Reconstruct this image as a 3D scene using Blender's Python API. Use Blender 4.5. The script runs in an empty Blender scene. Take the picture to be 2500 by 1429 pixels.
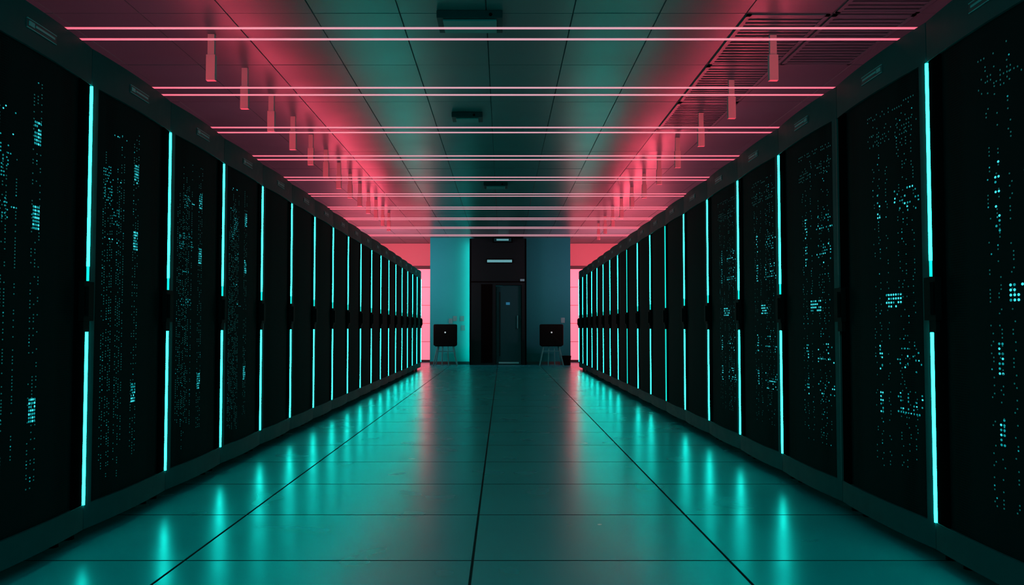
import bpy, bmesh, math, random
from mathutils import Vector
random.seed(7)
sc = bpy.context.scene
sc.view_settings.view_transform = 'Standard'
sc.view_settings.look = 'None'
COL = sc.collection

# ------------------------------------------------------------------ dims
CAM_H = 0.88
WL, WR = 1.71, 1.61
RH = 2.04
PL, PR = 0.845, 0.87
L0, R0 = 3.51, 3.20
CEIL = 2.99
FARY = 20.1
BAYY = 21.5

# ------------------------------------------------------------------ materials
def mat(name, base=(.5,.5,.5), rough=.5, metal=0.0, emis=None, es=0.0, spec=.5, sample=True):
    m = bpy.data.materials.new(name); m.use_nodes = True
    b = m.node_tree.nodes['Principled BSDF']
    b.inputs['Base Color'].default_value = (*base, 1)
    b.inputs['Roughness'].default_value = rough
    b.inputs['Metallic'].default_value = metal
    b.inputs['Specular IOR Level'].default_value = spec
    if emis:
        b.inputs['Emission Color'].default_value = (*emis, 1)
        b.inputs['Emission Strength'].default_value = es
    if not sample:
        m.cycles.emission_sampling = 'NONE'
    return m

def noise_rough(m, lo, hi, scale=6, bump=0.0, bscale=3.0, col=None, detail=1.0):
    nt = m.node_tree; b = nt.nodes['Principled BSDF']
    tc = nt.nodes.new('ShaderNodeTexCoord')
    n = nt.nodes.new('ShaderNodeTexNoise'); n.inputs['Scale'].default_value = scale
    n.inputs['Detail'].default_value = detail
    nt.links.new(tc.outputs['Object'], n.inputs['Vector'])
    mr = nt.nodes.new('ShaderNodeMapRange')
    mr.inputs['To Min'].default_value = lo; mr.inputs['To Max'].default_value = hi
    nt.links.new(n.outputs['Fac'], mr.inputs['Value'])
    nt.links.new(mr.outputs['Result'], b.inputs['Roughness'])
    if col:
        mx = nt.nodes.new('ShaderNodeMix'); mx.data_type = 'RGBA'
        n2 = nt.nodes.new('ShaderNodeTexNoise'); n2.inputs['Scale'].default_value = .9
        nt.links.new(tc.outputs['Object'], n2.inputs['Vector'])
        nt.links.new(n2.outputs['Fac'], mx.inputs[0])
        mx.inputs[6].default_value = (*col[0], 1); mx.inputs[7].default_value = (*col[1], 1)
        nt.links.new(mx.outputs[2], b.inputs['Base Color'])
    if bump:
        n3 = nt.nodes.new('ShaderNodeTexNoise'); n3.inputs['Scale'].default_value = bscale
        n3.inputs['Detail'].default_value = 0
        nt.links.new(tc.outputs['Object'], n3.inputs['Vector'])
        bp = nt.nodes.new('ShaderNodeBump'); bp.inputs['Strength'].default_value = bump
        bp.inputs['Distance'].default_value = .02
        nt.links.new(n3.outputs['Fac'], bp.inputs['Height'])
        nt.links.new(bp.outputs['Normal'], b.inputs['Normal'])
    return m

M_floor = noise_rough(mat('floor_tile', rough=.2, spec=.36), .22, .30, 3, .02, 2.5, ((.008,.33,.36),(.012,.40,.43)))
M_gap = mat('tile_gap', (.002,.018,.022), .8)
M_ceil = noise_rough(mat('ceiling_tile', rough=.35, spec=.35), .28, .38, 2, .02, 1.5, ((.034,.09,.10),(.052,.19,.20)))
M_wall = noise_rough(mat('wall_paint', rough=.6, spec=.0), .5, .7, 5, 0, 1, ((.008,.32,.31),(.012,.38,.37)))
M_wall_shaded = noise_rough(mat('wall_painted_shade', rough=.6, spec=.0), .5, .7, 5, 0, 1, ((.006,.13,.135),(.008,.16,.165)))  # darker copy of the wall paint; dimmer light on the right painted in
M_baywall = mat('bay_wall_paint', (.6,.3,.33), .6)
M_darkwall = mat('dark_wall', (.02,.045,.05), .6)
M_frame = noise_rough(mat('rack_frame_metal', rough=.4, metal=.0, spec=.15), .45, .6, 12, 0, 1, ((.002,.050,.055),(.003,.064,.070)))
M_body = mat('rack_body', (.004,.012,.014), .6, spec=.2)
M_black = mat('rack_black_matt', (.0015,.002,.002), .8, spec=.0)
M_handle = mat('handle_black', (.002,.003,.003), .6, spec=.05)
M_label = mat('label_plate', (.08,.36,.38), .4)
M_labeldark = mat('label_dark', (.01,.04,.045), .5)
M_mull = mat('window_mullion', (.45,.16,.2), .5)

# perforated door
M_perf = mat('perforated_door', (.006,.007,.008), .7, spec=.05)
nt = M_perf.node_tree; b = nt.nodes['Principled BSDF']
tc = nt.nodes.new('ShaderNodeTexCoord'); vo = nt.nodes.new('ShaderNodeTexVoronoi')
vo.inputs['Scale'].default_value = 110; vo.inputs['Randomness'].default_value = 0
nt.links.new(tc.outputs['Object'], vo.inputs['Vector'])
cr = nt.nodes.new('ShaderNodeValToRGB')
cr.color_ramp.elements[0].position = .3; cr.color_ramp.elements[0].color = (.0003,.0007,.0007,1)
cr.color_ramp.elements[1].position = .42; cr.color_ramp.elements[1].color = (.002,.009,.010,1)
nt.links.new(vo.outputs['Distance'], cr.inputs['Fac'])
nt.links.new(cr.outputs['Color'], b.inputs['Base Color'])

TEAL = (.007, 1.0, .86)
M_strip = mat('led_strip_teal', (.1,.8,.7), .4, emis=TEAL, es=21)
M_strip_dim = mat('led_strip_teal_dim', (.1,.8,.7), .4, emis=(.005,1,.85), es=1.0)
M_strip_off = mat('led_strip_off', (.02,.06,.06), .4)
M_led_b = mat('server_led_bright', (0,0,0), .5, emis=(.05,.74,.82), es=1.2, sample=False)
M_led_m = mat('server_led_mid', (0,0,0), .5, emis=(.008,.50,.55), es=.6, sample=False)
M_led_d = mat('server_led_dim', (0,0,0), .5, emis=(.01,.42,.41), es=.20, sample=False)
M_pinkwin = mat('pink_frosted_glass', (.5,.2,.25), .4, emis=(1,.15,.22), es=1.45)
M_frame_dark = mat('mullion_dark', (.02,.015,.017), .5)
M_door = mat('door_dark', (.001,.010,.011), .6, spec=.08)
M_leaf = mat('door_leaf', (.002,.040,.044), .5, spec=.1)
M_signlit = mat('sign_lit', (.1,.5,.5), .5, emis=(.08,.55,.58), es=.35, sample=False)
M_chair = mat('chair_black', (.001,.002,.002), .6, spec=.05)
M_chrome = mat('chair_leg_metal', (.02,.20,.21), .45, metal=.3)
M_dot = mat('badge_painted_glow', (.5,.8,.8), .5, emis=(.4,.6,.6), es=.4, sample=False)  # badge brightness put in as glow; it is no lamp
M_hang = mat('bracket_pink_tint', (.9,.5,.55), .5)  # pink light on the brackets is put into their base colour
M_blue = mat('blue_indicator', (0,.1,.2), .5, emis=(.02,.3,.5), es=.3, sample=False)
M_plate = mat('outlet_plate', (.015,.22,.22), .5)

# pink bar: richer red toward ends, paler toward centre
M_pink = mat('neon_pink_tube', (.3,.1,.12), .4)
nt = M_pink.node_tree; b = nt.nodes['Principled BSDF']
tc = nt.nodes.new('ShaderNodeTexCoord'); sx = nt.nodes.new('ShaderNodeSeparateXYZ')
nt.links.new(tc.outputs['Generated'], sx.inputs['Vector'])
cr = nt.nodes.new('ShaderNodeValToRGB')
e = cr.color_ramp.elements
e[0].position = 0; e[0].color = (1,.12,.2,1)
e[1].position = 1; e[1].color = (1,.12,.2,1)
a = cr.color_ramp.elements.new(.36); a.color = (.55,.27,.33,1)
a = cr.color_ramp.elements.new(.64); a.color = (.55,.27,.33,1)
nt.links.new(sx.outputs['X'], cr.inputs['Fac'])
nt.links.new(cr.outputs['Color'], b.inputs['Emission Color'])
b.inputs['Emission Strength'].default_value = 1.3

# ------------------------------------------------------------------ mesh helpers
class MB:
    def __init__(self, sx=1):
        self.v=[]; self.f=[]; self.mi=[]; self.mats=[]; self.sx=sx
    def m(self, material):
        if material not in self.mats: self.mats.append(material)
        return self.mats.index(material)
    def box(self, x0,x1,y0,y1,z0,z1, material):
        i=len(self.v); k=self.m(material)
        self.v += [(x0,y0,z0),(x1,y0,z0),(x1,y1,z0),(x0,y1,z0),(x0,y0,z1),(x1,y0,z1),(x1,y1,z1),(x0,y1,z1)]
        for q in [(0,3,2,1),(4,5,6,7),(0,1,5,4),(1,2,6,5),(2,3,7,6),(3,0,4,7)]:
            self.f.append(tuple(i+a for a in q)); self.mi.append(k)
    def face(self, pts, material):
        i=len(self.v); k=self.m(material)
        self.v += [tuple(p) for p in pts]; self.f.append(tuple(range(i,i+len(pts)))); self.mi.append(k)
    def grid(self, rows, material, closed=False):
        k=self.m(material); i=len(self.v); n=len(rows[0])
        for r in rows: self.v += [tuple(p) for p in r]
        for a in range(len(rows)-1):
            for c in range(n if closed else n-1):
                d=(c+1)%n
                self.f.append((i+a*n+c, i+a*n+d, i+(a+1)*n+d, i+(a+1)*n+c)); self.mi.append(k)
    def tube(self, p0, p1, r, material, seg=10, r1=None):
        p0=Vector(p0); p1=Vector(p1); d=(p1-p0).normalized()
        u=d.orthogonal().normalized(); w=d.cross(u); r1=r if r1 is None else r1
        A=[p0+(u*math.cos(t)+w*math.sin(t))*r for t in [2*math.pi*j/seg for j in range(seg)]]
        B=[p1+(u*math.cos(t)+w*math.sin(t))*r1 for t in [2*math.pi*j/seg for j in range(seg)]]
        self.grid([A,B], material, closed=True)
        self.face(A[::-1], material); self.face(B, material)
    def mesh(self, name, recalc=True, smooth=False):
        me=bpy.data.meshes.new(name)
        me.from_pydata([(x*self.sx,y,z) for x,y,z in self.v],[],self.f)
        for m in self.mats: me.materials.append(m)
        me.polygons.foreach_set('material_index', self.mi)
        if recalc:
            bm=bmesh.new(); bm.from_mesh(me); bmesh.ops.recalc_face_normals(bm, faces=bm.faces); bm.to_mesh(me); bm.free()
        if smooth:
            for p in me.polygons: p.use_smooth=True
        me.update(); return me

def obj(name, me, parent=None, loc=(0,0,0), rot=(0,0,0), bevel=0):
    o=bpy.data.objects.new(name, me); COL.objects.link(o)
    o.location=loc; o.rotation_euler=rot
    if parent: o.parent=parent
    if bevel:
        md=o.modifiers.new('bevel','BEVEL'); md.width=bevel; md.segments=2; md.limit_method='ANGLE'
    return o
def empty(name, loc=(0,0,0), rot=(0,0,0)):
    o=bpy.data.objects.new(name,None); COL.objects.link(o); o.location=loc; o.rotation_euler=rot
    o.empty_display_size=.2; return o

# ------------------------------------------------------------------ room shell
X0,X1,Y0,Y1 = -4.6,4.6,-3.0,BAYY
mb=MB()
mb.box(X0,X1,Y0,Y1,-.08,-.006,M_gap)
xs=[-4.6,-4.35,-3.3,-2.25,-1.20,-.113,.855,1.88,2.9,3.92,4.6]
ys=[3.255+.785*k for k in range(-8,24)]
ys=[Y0]+[y for y in ys if Y0<y<Y1]+[Y1]
g=.0034
for i in range(len(xs)-1):
    for j in range(len(ys)-1):
        a0,a1,b0,b1=xs[i]+g,xs[i+1]-g,ys[j]+g,ys[j+1]-g
        c=.002
        k=[(a0,b0,-.006),(a1,b0,-.006),(a1,b1,-.006),(a0,b1,-.006)]
        l=[(a0,b0,-c),(a1,b0,-c),(a1,b1,-c),(a0,b1,-c)]
        t=[(a0+c,b0+c,0),(a1-c,b0+c,0),(a1-c,b1-c,0),(a0+c,b1-c,0)]
        mb.grid([k,l],M_gap,closed=True); mb.grid([l,t],M_gap,closed=True); mb.face(t,M_floor)
obj('floor', mb.mesh('floor'))

mb=MB()
mb.box(X0,X1,Y0,Y1,CEIL+.008,CEIL+.1,M_gap)
xs=[1.64+.583*k for k in range(-11,6)]; xs=[X0]+[x for x in xs if X0<x<X1]+[X1]
ys=[5.66+1.13*k for k in range(-8,16)]; ys=[Y0]+[y for y in ys if Y0<y<Y1]+[Y1]
g=.0015
for i in range(len(xs)-1):
    for j in range(len(ys)-1):
        a0,a1,b0,b1=xs[i]+g,xs[i+1]-g,ys[j]+g,ys[j+1]-g
        dz=random.uniform(0,.003)
        k=[(a0,b0,CEIL+.009),(a1,b0,CEIL+.009),(a1,b1,CEIL+.009),(a0,b1,CEIL+.009)]
        t=[(a0+.003,b0+.003,CEIL+dz),(a1-.003,b0+.003,CEIL+dz),(a1-.003,b1-.003,CEIL+dz),(a0+.003,b1-.003,CEIL+dz)]
        mb.grid([k,t],M_ceil,closed=True); mb.face(t,M_ceil)
obj('ceiling', mb.mesh('ceiling'))

def wallbox(name,*a,material=M_wall):
    mb=MB(); mb.box(*a,material); return obj(name, mb.mesh(name))
wallbox('wall_left', X0-.1,X0,Y0,Y1,0,CEIL,material=M_darkwall)
wallbox('wall_right', X1,X1+.1,Y0,Y1,0,CEIL,material=M_darkwall)
wallbox('wall_back', X0,X1,Y0-.1,Y0,0,CEIL,material=M_darkwall)
mb=MB()
mb.box(-1.71,0,FARY,BAYY-.001,0,CEIL,M_wall); mb.box(0,1.60,FARY,BAYY-.001,0,CEIL,M_wall_shaded)
obj('wall_front', mb.mesh('wall_front'))
wallbox('wall_bay', X0,X1,BAYY,BAYY+.1,0,CEIL,material=M_baywall)
wallbox('baseboard_front', -1.71,-.775,FARY-.015,FARY-.0005,0,.07,material=M_frame_dark)
wallbox('baseboard_front_b', .565,1.60,FARY-.015,FARY-.0005,0,.07,material=M_frame_dark)

def window(name, x0,x1):
    e=empty(name,(0,0,0))
    mb=MB(); y=BAYY-.03
    mb.box(x0+.04,x1-.04,y,y+.025,.06,2.34,M_pinkwin)
    obj('glass', mb.mesh('glass'), e)
    mb=MB()
    mb.box(x0,x1,y-.02,BAYY-.001,2.34,2.42,M_frame_dark)
    mb.box(x0,x1,y-.02,BAYY-.001,0.0,.06,M_frame_dark)
    mb.box(x0,x0+.04,y-.02,BAYY-.001,.06,2.34,M_frame_dark)
    mb.box(x1-.04,x1,y-.02,BAYY-.001,.06,2.34,M_frame_dark)
    for k in range(1,5):
        z=.06+k*2.28/5
        mb.box(x0+.04,x1-.04,y-.006,y,z-.006,z+.006,M_mull)
    obj('frame', mb.mesh('frame'), e)
window('window_1', -4.2,-1.75)
window('window_2', 1.62,4.2)

# ------------------------------------------------------------------ door portal
e=empty('door_1',(0,FARY,0))
mb=MB()
PX0,PX1=-.77,.557; LX0,LX1=-.14,.43; LZ=1.84
d=.22
mb.box(PX0+.03,LX0-.02,-d,-.001,0,CEIL-.04,M_door)
mb.box(LX1+.02,PX1,-d,-.001,0,CEIL-.04,M_door)
mb.box(LX0-.02,LX1+.02,-d,-.001,LZ+.02,CEIL-.04,M_door)
mb.box(PX0-.0,PX0+.03,-d-.012,-d,0,CEIL-.04,M_black)
mb.box(PX1-.03,PX1,-d-.012,-d,0,CEIL-.04,M_black)
mb.box(PX0+.03,PX1-.03,-d-.012,-d,1.92,1.95,M_black)
mb.box(-.50,LX0-.1,-d-.008,-d,.05,1.88,M_black)
obj('portal', mb.mesh('portal'), e)
mb=MB()
mb.box(LX0,LX1,-.14,-.10,.012,LZ,M_leaf)
mb.box(LX0+.05,LX1-.05,-.15,-.14,.03,.065,M_label)
mb.box(LX1-.09,LX1-.07,-.18,-.14,.85,1.15,M_chrome)
mb.box(LX0+.22,LX0+.31,-.146,-.14,1.40,1.46,M_blue)
mb.box(LX0+.06,LX0+.09,-.146,-.14,.2,1.7,M_door)
obj('leaf', mb.mesh('leaf'), e)
mb=MB()
mb.box(-.36,.22,-d-.03,-d-.012,2.39,2.45,M_signlit)
mb.box(-.38,.24,-d-.025,-d,2.37,2.47,M_black)
obj('sign', mb.mesh('sign'), e)
mb=MB()
mb.box(LX1-.02,LX1+.08,-d-.02,-d,1.95,2.0,M_label)
obj('door_closer', mb.mesh('door_closer'), e)
mb=MB()
mb.box(PX0+.008,PX0+.028,-.15,-.12,.05,CEIL-.1,mat('jamb_led',(.1,.8,.7),.4,emis=(.003,1,.9),es=13))
obj('jamb_light', mb.mesh('jamb_light'), e)
mb=MB()
mb.box(-.2,.2,-.30,-.14,0,.07,M_leaf); mb.box(-.14,.14,-.305,-.30,.01,.05,M_signlit)
mb.box(-.23,.23,-.14,.0,-.01,.10,M_black)
obj('emergency_lamp', mb.mesh('emergency_lamp'), None, (0,FARY-d,CEIL-.13))

mb=MB()
for x,z in [(-1.12,1.08),(-.95,1.08),(-1.22,1.02),(1.42,1.04),(-.93,.86)]:
    mb.box(x-.045,x+.045,FARY-.012,FARY-.0005,z-.06,z+.06,M_plate)
    mb.box(x-.02,x+.02,FARY-.016,FARY-.012,z-.03,z+.03,M_plate)
obj('wall_outlet', mb.mesh('wall_outlet'))

# ------------------------------------------------------------------ chairs
def rounded_panel(mb, w,h,z0,y0,y1,r,material,curve=.03):
    N=6; pts=[]
    for cx,cz,a0 in [(w/2-r,z0+h-r,0),(-w/2+r,z0+h-r,90),(-w/2+r,z0+r,180),(w/2-r,z0+r,270)]:
        for k in range(N+1):
            a=math.radians(a0+90*k/N); pts.append((cx+r*math.cos(a),cz+r*math.sin(a)))
    def loop(y,s):
        cz=z0+h/2
        return [(x*s, y+curve*((x*s)/(w/2))**2, cz+(z-cz)*s) for x,z in pts]
    rows=[loop(y0,.93)]+[loop(y0+.01,.985),loop(y0+.025,1.0),loop(y1-.015,1.0),loop(y1,.95)]
    mb.grid(rows,material,closed=True); mb.face(rows[0],material); mb.face(rows[-1],material)
def chair(x,y,rz):
    e=empty('chair',(x,y,0),(0,0,rz))
    mb=MB(); rounded_panel(mb,.54,.49,.455,-.26,-.20,.035,M_chair)
    obj('backrest', mb.mesh('backrest'), e)
    mb=MB(); mb.box(-.24,.24,-.20,.24,.44,.50,M_chair)
    obj('seat', mb.mesh('seat'), e, bevel=.02)
    mb=MB()
    for sx in (-1,1):
        mb.tube((sx*.17,-.17,.45),(sx*.27,-.24,0),.014,M_chrome)
        mb.tube((sx*.17,.17,.45),(sx*.25,.24,0),.014,M_chrome)
        mb.tube((sx*.06,-.17,.45),(sx*.075,-.2,0.0),.012,M_chrome)
    mb.tube((-.19,-.19,.33),(.19,-.19,.33),.010,M_chrome)
    obj('legs', mb.mesh('legs'), e)
    mb=MB(); mb.tube((0,-.264,.76),(0,-.257,.76),.018,M_dot,seg=14)
    obj('badge', mb.mesh('badge'), e)
chair(-1.30,19.6,0); chair(1.11,19.6,0)
mb=MB()
def ring(r,z,n=16): return [(r*math.cos(2*math.pi*k/n),r*math.sin(2*math.pi*k/n),z) for k in range(n)]
mb.grid([ring(.085,0),ring(.11,.21),ring(.115,.215),ring(.105,.22),ring(.08,.01)],M_chair,closed=True); mb.face(ring(.085,0),M_chair); mb.face(ring(.08,.011),M_chair)
obj('waste_bin', mb.mesh('waste_bin'), None, (1.475,19.75,0))

# ------------------------------------------------------------------ racks
BOW=.018
def nof(u,w): return BOW*(1-(2*u/w)**2)
def slab(mb,w,u0,u1,z0,z1,nb,noff,material,segs=8):
    us=[u0+(u1-u0)*k/segs for k in range(segs+1)]
    loop=[(nof(u,w)+noff,u) for u in us]+[(nb,u) for u in reversed(us)]
    r0=[(n,u,z0) for n,u in loop]; r1=[(n,u,z1) for n,u in loop]
    mb.grid([r0,r1],material,closed=True)
    k=len(us)
    for j in range(k-1):
        a,b_=loop[j],loop[j+1]; c,d_=loop[2*k-2-j],loop[2*k-1-j]
        for z in (z0,z1):
            mb.face([(*a,z),(*b_,z),(*c,z),(*d_,z)],material)

def rack_meshes(side,p):
    s = 1 if side=='L' else -1
    w=p-.006
    M={}
    mb=MB(s)
    mb.box(-1.0,-.045,-w/2,w/2,.06,RH,M_body)
    mb.box(-.95,-.08,-w/2+.03,w/2-.03,.02,.06,M_black)
    for u in (-w/2+.06,w/2-.06):
        mb.tube((-.09,u,0),(-.09,u,.06),.022,M_handle); mb.tube((-.92,u,0),(-.92,u,.06),.022,M_handle)
    mb.box(-.9,-.2,-w/2+.1,w/2-.1,RH,RH+.006,M_black)
    M['cabinet']=mb.mesh('cabinet_'+side)
    mb=MB(s)
    t=.05
    slab(mb,w,-w/2,w/2,1.885,RH,-.044,0,M_frame,14)
    slab(mb,w,-w/2,w/2,.055,.155,-.044,0,M_frame,14)
    slab(mb,w,-w/2,-w/2+t,.155,1.885,-.044,0,M_frame,3)
    slab(mb,w,w/2-.10,w/2-.014,.155,1.885,-.044,-.002,M_black,3)
    slab(mb,w,w/2-.014,w/2,.155,1.885,-.044,-.004,M_black,1)
    M['door_frame']=mb.mesh('door_frame_'+side)
    mb=MB(s)
    slab(mb,w,-w/2+t,w/2-.10,.155,1.885,-.030,-.012,M_perf,12)
    M['perforated_door']=mb.mesh('perf_'+side)
    mb=MB(s)
    u=w/2-.045
    mb.box(-.01,.026,u-.035,w/2+.004,.905,1.065,M_handle)
    mb.box(.026,.038,u-.02,u+.02,.925,1.045,M_handle)
    mb.box(-.01,.018,u-.02,u+.03,.86,.905,M_handle)
    M['handle']=mb.mesh('handle_'+side)
    mb=MB(s)
    zc=1.965
    slab(mb,w,-.10,.10,zc-.018,zc+.018,-.001,.003,M_labeldark,4)
    slab(mb,w,-.10,.10,zc+.015,zc+.018,-.001,.0045,M_label,4)
    slab(mb,w,-.10,.10,zc-.018,zc-.015,-.001,.0045,M_label,4)
    slab(mb,w,-.088,-.055,zc-.008,zc+.009,-.001,.0055,M_label,1)
    slab(mb,w,-.045,.085,zc-.003,zc+.005,-.001,.0055,M_label,3)
    M['badge']=mb.mesh('badge_'+side)
    return M,w,s

def strip_mesh(side,w,kind):
    s = 1 if side=='L' else -1
    m={'on':M_strip,'dim':M_strip_dim,'off':M_strip_off}[kind]
    mb=MB(s); hw=.004 if kind=='on' else .003
    u=w/2-.001
    def bar(z0,z1,hw,mm):
        mb.box(-.004,.0055,u-hw,u+hw,z0,z1,mm)
    bar(1.13,1.88,hw,m); bar(.155,.90,hw,m)
    bar(1.07,1.13,hw*.55,M_strip_dim if kind!='off' else m)
    return mb.mesh('strip_%s_%s'%(side,kind))

def led_mesh(side,w,seed):
    s = 1 if side=='L' else -1
    R=random.Random(seed); mb=MB(s)
    def dot(u,z,material,r=.0032,ru=None):
        ru=ru or r
        pts=[]
        for k in range(8):
            a=math.pi*(2*k+1)/8
            uu=u+1.05*ru*math.cos(a); pts.append((nof(uu,w)-.0102,uu,z+1.05*r*math.sin(a)))
        mb.face(pts,material)
    if side=='R':
        for zc in (1.385,1.235,.765,.555):
            if R.random()<.10: continue
            zz=zc+R.uniform(-.02,.02)
            for k in range(7):
                for c in range(2):
                    if R.random()<.55: dot(-.03+c*.018, zz-.05+k*.016, M_led_b if R.random()<.5 else M_led_m,.0040,.0060)
            row=R.choice((1,2,3)); cc=R.choice((2,3,4,5))
            for k in range(7):
                for c in range(10):
                    pr=.65 if k==row else (.55 if abs(c-cc)<1 else .17)
                    if R.random()<pr:
                        dot(-.345+c*.020+R.uniform(-.002,.002), zz-.05+k*.015,
                            R.choice((M_led_b,M_led_m,M_led_m)),R.uniform(.0028,.0044),R.uniform(.004,.0064))
        for k in range(4):
            for c in range(7):
                if R.random()<.7: dot(-.20+c*.02,.985+k*.016-.02,M_led_b if R.random()<.7 else M_led_m,.0045,.0066)
        for k in range(6):
            for c in range(24):
                if R.random()<.4: dot(-.34+c*.018,1.66+k*.016+(.05 if k>3 else 0),M_led_d)
        for col in (-.31,-.26,-.23,-.20,-.10,-.03,.02):
            z=.3
            while z<1.75:
                if R.random()<.4: dot(col+R.choice((0,.012)),z,M_led_d if R.random()<.88 else M_led_m,.0028,.0038)
                z+=.013
    else:
        for col in range(10):
            uc=-.30+col*.020+R.uniform(-.003,.003)
            if R.random()<.15: continue
            z0=R.uniform(.22,.45); z1=R.uniform(1.45,1.8); z=z0
            while z<z1:
                if R.random()<.55: dot(uc,z,M_led_d if R.random()<.96 else M_led_m,.0025,.0037)
                z+=.0115
        for col in (-.02,.005,.03):
            z=.3
            while z<1.78:
                if R.random()<.45: dot(col,z,M_led_d if R.random()<.95 else M_led_m,.0025,.004)
                z+=.0125
        for zc in (1.59,1.28,.58):
            for k in range(7):
                for c in range(4):
                    if R.random()<.85: dot(-.01+c*.012,zc-.04+k*.013,M_led_m if R.random()<.7 else M_led_b,.0045,.005)
        for _ in range(4):
            zc=R.uniform(1.25,1.55); uc=R.uniform(-.3,-.15)
            for k in range(6):
                for c in range(5):
                    if R.random()<.4: dot(uc+c*.014,zc+k*.013,M_led_m,.0028,.004)
        for _ in range(4):
            zc=R.uniform(.45,1.75); uc=R.uniform(-.32,-.2)
            for c in range(10):
                if R.random()<.5: dot(uc+c*.014,zc+R.choice((0,.012)),M_led_b if R.random()<.3 else M_led_m,.0028,.004)
    return mb.mesh('leds_%s_%d'%(side,seed),recalc=False)

for side,p,y0,W,cnt in (('L',PL,L0,WL,18),('R',PR,R0,WR,18)):
    M,w,s=rack_meshes(side,p)
    S={k:strip_mesh(side,w,k) for k in ('on','dim','off')}
    LD=[led_mesh(side,w,sd) for sd in range(5)]
    for i in range(-4,cnt):
        yc=y0+p*i-p/2+.004
        e=empty('server_rack',(-W if side=='L' else W, yc, 0))
        for k,me in M.items(): obj(k,me,e)
        kind='on'
        if side=='R':
            if i==1: kind='off'
            elif i in (6,9): kind='dim'
        obj('light_strip',S[kind],e)
        if i<(4 if side=='L' else 5): obj('server_leds',LD[(i+4)%5],e)

# ------------------------------------------------------------------ pink light bars
mbp=MB()
for dy in (0,.13):
    mbp.tube((-WL-.06,dy,.012),(WR+.06,dy,.012),.0042,M_pink,seg=10)
for xx in (-WL-.06,WR+.02):
    mbp.box(xx,xx+.04,-.02,.15,.0,.006,M_handle)
me_bar=mbp.mesh('neon_bar')
for k in range(-2,10):
    obj('neon_light_bar',me_bar,None,(0,3.32+.838*k,RH+.0065))

M_upl=[mat('pink_uplight_tube_%d'%k, (.8,.3,.35), .4, emis=(1,.085,.15), es=v) for k,v in enumerate((55,66,110))]
for x in (-2.45,2.35):
    mb=MB()
    s=1 if x<0 else -1        # s points to the aisle
    for k,(ya,yb) in enumerate(((1.0,6.6),(6.65,12.2),(12.25,17.8))):
        mb.tube((x,ya,RH+.05),(x,yb,RH+.05),.016,M_upl[k],seg=8)
    mb.box(x-.045,x+.045,.98,17.82,RH+.007,RH+.02,M_body)
    for a,h in ((s*.041,.087),(-s*.041,.05)):  # unseen aisle-side lip raised to cut off pink light on the ceiling
        mb.box(x+a-.004,x+a+.004,.98,17.82,RH+.02,RH+h,M_body)
    obj('uplight_trough',mb.mesh('uplight_trough'))

# ------------------------------------------------------------------ hanging brackets
mb=MB()
mb.box(-.024,.024,-.015,.015,-.16,0,M_hang)
mb.box(-.032,.032,-.02,.02,-.335,-.15,M_hang)
me_h=mb.mesh('hanger')
for k in range(13):
    obj('ceiling_bracket',me_h,None,(-2.10,6.08+.80*k,CEIL))
for k in range(11):
    obj('ceiling_bracket',me_h,None,(1.95,6.08+1.12*k,CEIL))
def fixture(x,y,w,l):
    mb=MB(); mb.box(-w/2,w/2,-l/2,l/2,-.05,0,M_leaf); mb.box(-w/2+.04,w/2-.04,-l/2+.03,l/2-.03,-.062,-.05,M_plate)
    mb.tube((w/2-.08,-l/2-.004,-.03),(w/2-.08,-l/2,-.03),.012,M_black)
    obj('ceiling_projector_box',mb.mesh('fixture'),None,(x,y,CEIL),bevel=.006)
fixture(-.22,5.75,.44,.3); fixture(-.35,8.4,.30,.22); fixture(-.1,12.5,.35,.3)
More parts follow.
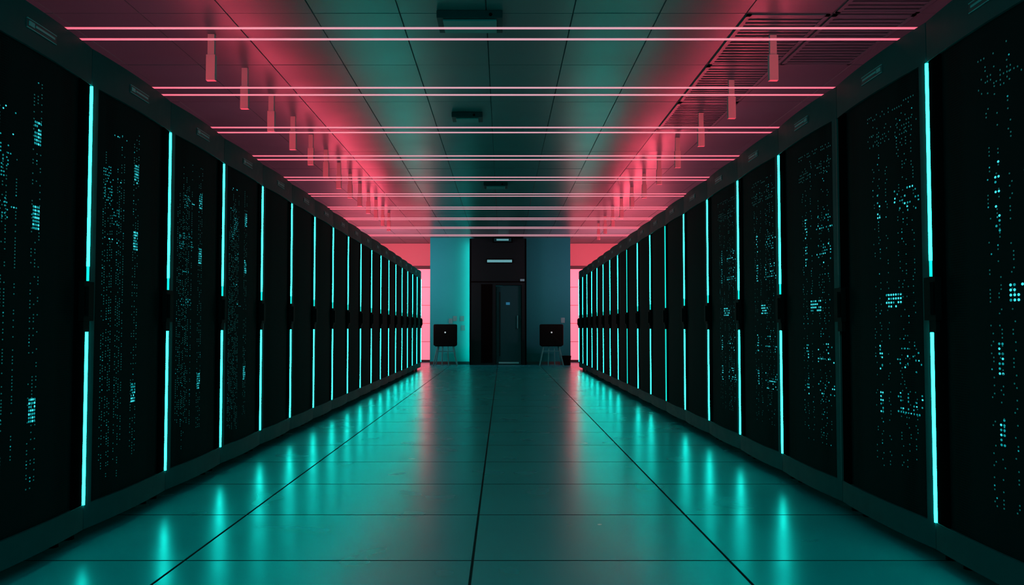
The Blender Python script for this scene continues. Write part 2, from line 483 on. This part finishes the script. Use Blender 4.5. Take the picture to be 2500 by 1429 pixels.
def vent(x,y):
    mb=MB(); w,l=.56,1.1
    for a in ((-w/2,w/2,-l/2,-l/2+.03),(-w/2,w/2,l/2-.03,l/2),(-w/2,-w/2+.03,-l/2,l/2),(w/2-.03,w/2,-l/2,l/2)):
        mb.box(*a,-.008,0,M_ceil)
    n=16
    for k in range(n):
        yy=-l/2+.05+k*(l-.1)/(n-1)
        mb.box(-w/2+.03,w/2-.03,yy-.014,yy+.014,-.006,-.001,M_ceil)
    obj('air_vent',mb.mesh('vent'),None,(x,y,CEIL))
for x,y in ((1.93,6.22),(2.51,6.22),(2.51,5.09),(1.93,8.48),(1.93,7.35)):
    vent(x,y)

# ------------------------------------------------------------------ added fill lights
def area(name,loc,target,sx_,sy_,power,color):
    l=bpy.data.lights.new(name,'AREA'); l.shape='RECTANGLE'; l.size=sx_; l.size_y=sy_; l.energy=power; l.color=color
    o=bpy.data.objects.new(name,l); COL.objects.link(o); o.location=loc
    o.rotation_euler=(Vector(target)-Vector(loc)).to_track_quat('-Z','Y').to_euler(); return o
area('teal_fill_light',(0,-1.2,2.85),(0,4,0),2.5,1.2,60,(.0,1,.97))  # teal fill added behind the camera to brighten the floor
area('teal_wall_fill',(-2.0,18.15,1.6),(-.9,20.1,1.4),.4,1.2,5,(0,1,.97))  # unseen fill added to brighten the left of the end wall
area('teal_wall_fill',(1.95,18.15,1.6),(1.0,20.1,1.4),.4,1.2,1.2,(0,1,.97))  # weaker added fill for the right of the end wall
for x in (-2.6,2.5):
    area('pink_bay_fill',(x,18.2,1.9),(x,21.2,3.0),1.2,.3,120,(1,.16,.23))  # unseen pink fill added to brighten bay wall and ceiling

w=bpy.data.worlds.new('world'); sc.world=w; w.use_nodes=True
w.node_tree.nodes['Background'].inputs[0].default_value=(0,.004,.005,1)
w.node_tree.nodes['Background'].inputs[1].default_value=1

# ------------------------------------------------------------------ camera
cam=bpy.data.cameras.new('camera'); co=bpy.data.objects.new('camera',cam); COL.objects.link(co)
cam.sensor_width=36; cam.lens=36*2083/2500
co.location=(0,0,CAM_H)
co.rotation_euler=(math.radians(90+math.degrees(math.atan(84.5/2083))),0,0)
cam.shift_x=23/2500
cam.clip_start=.05
sc.camera=co
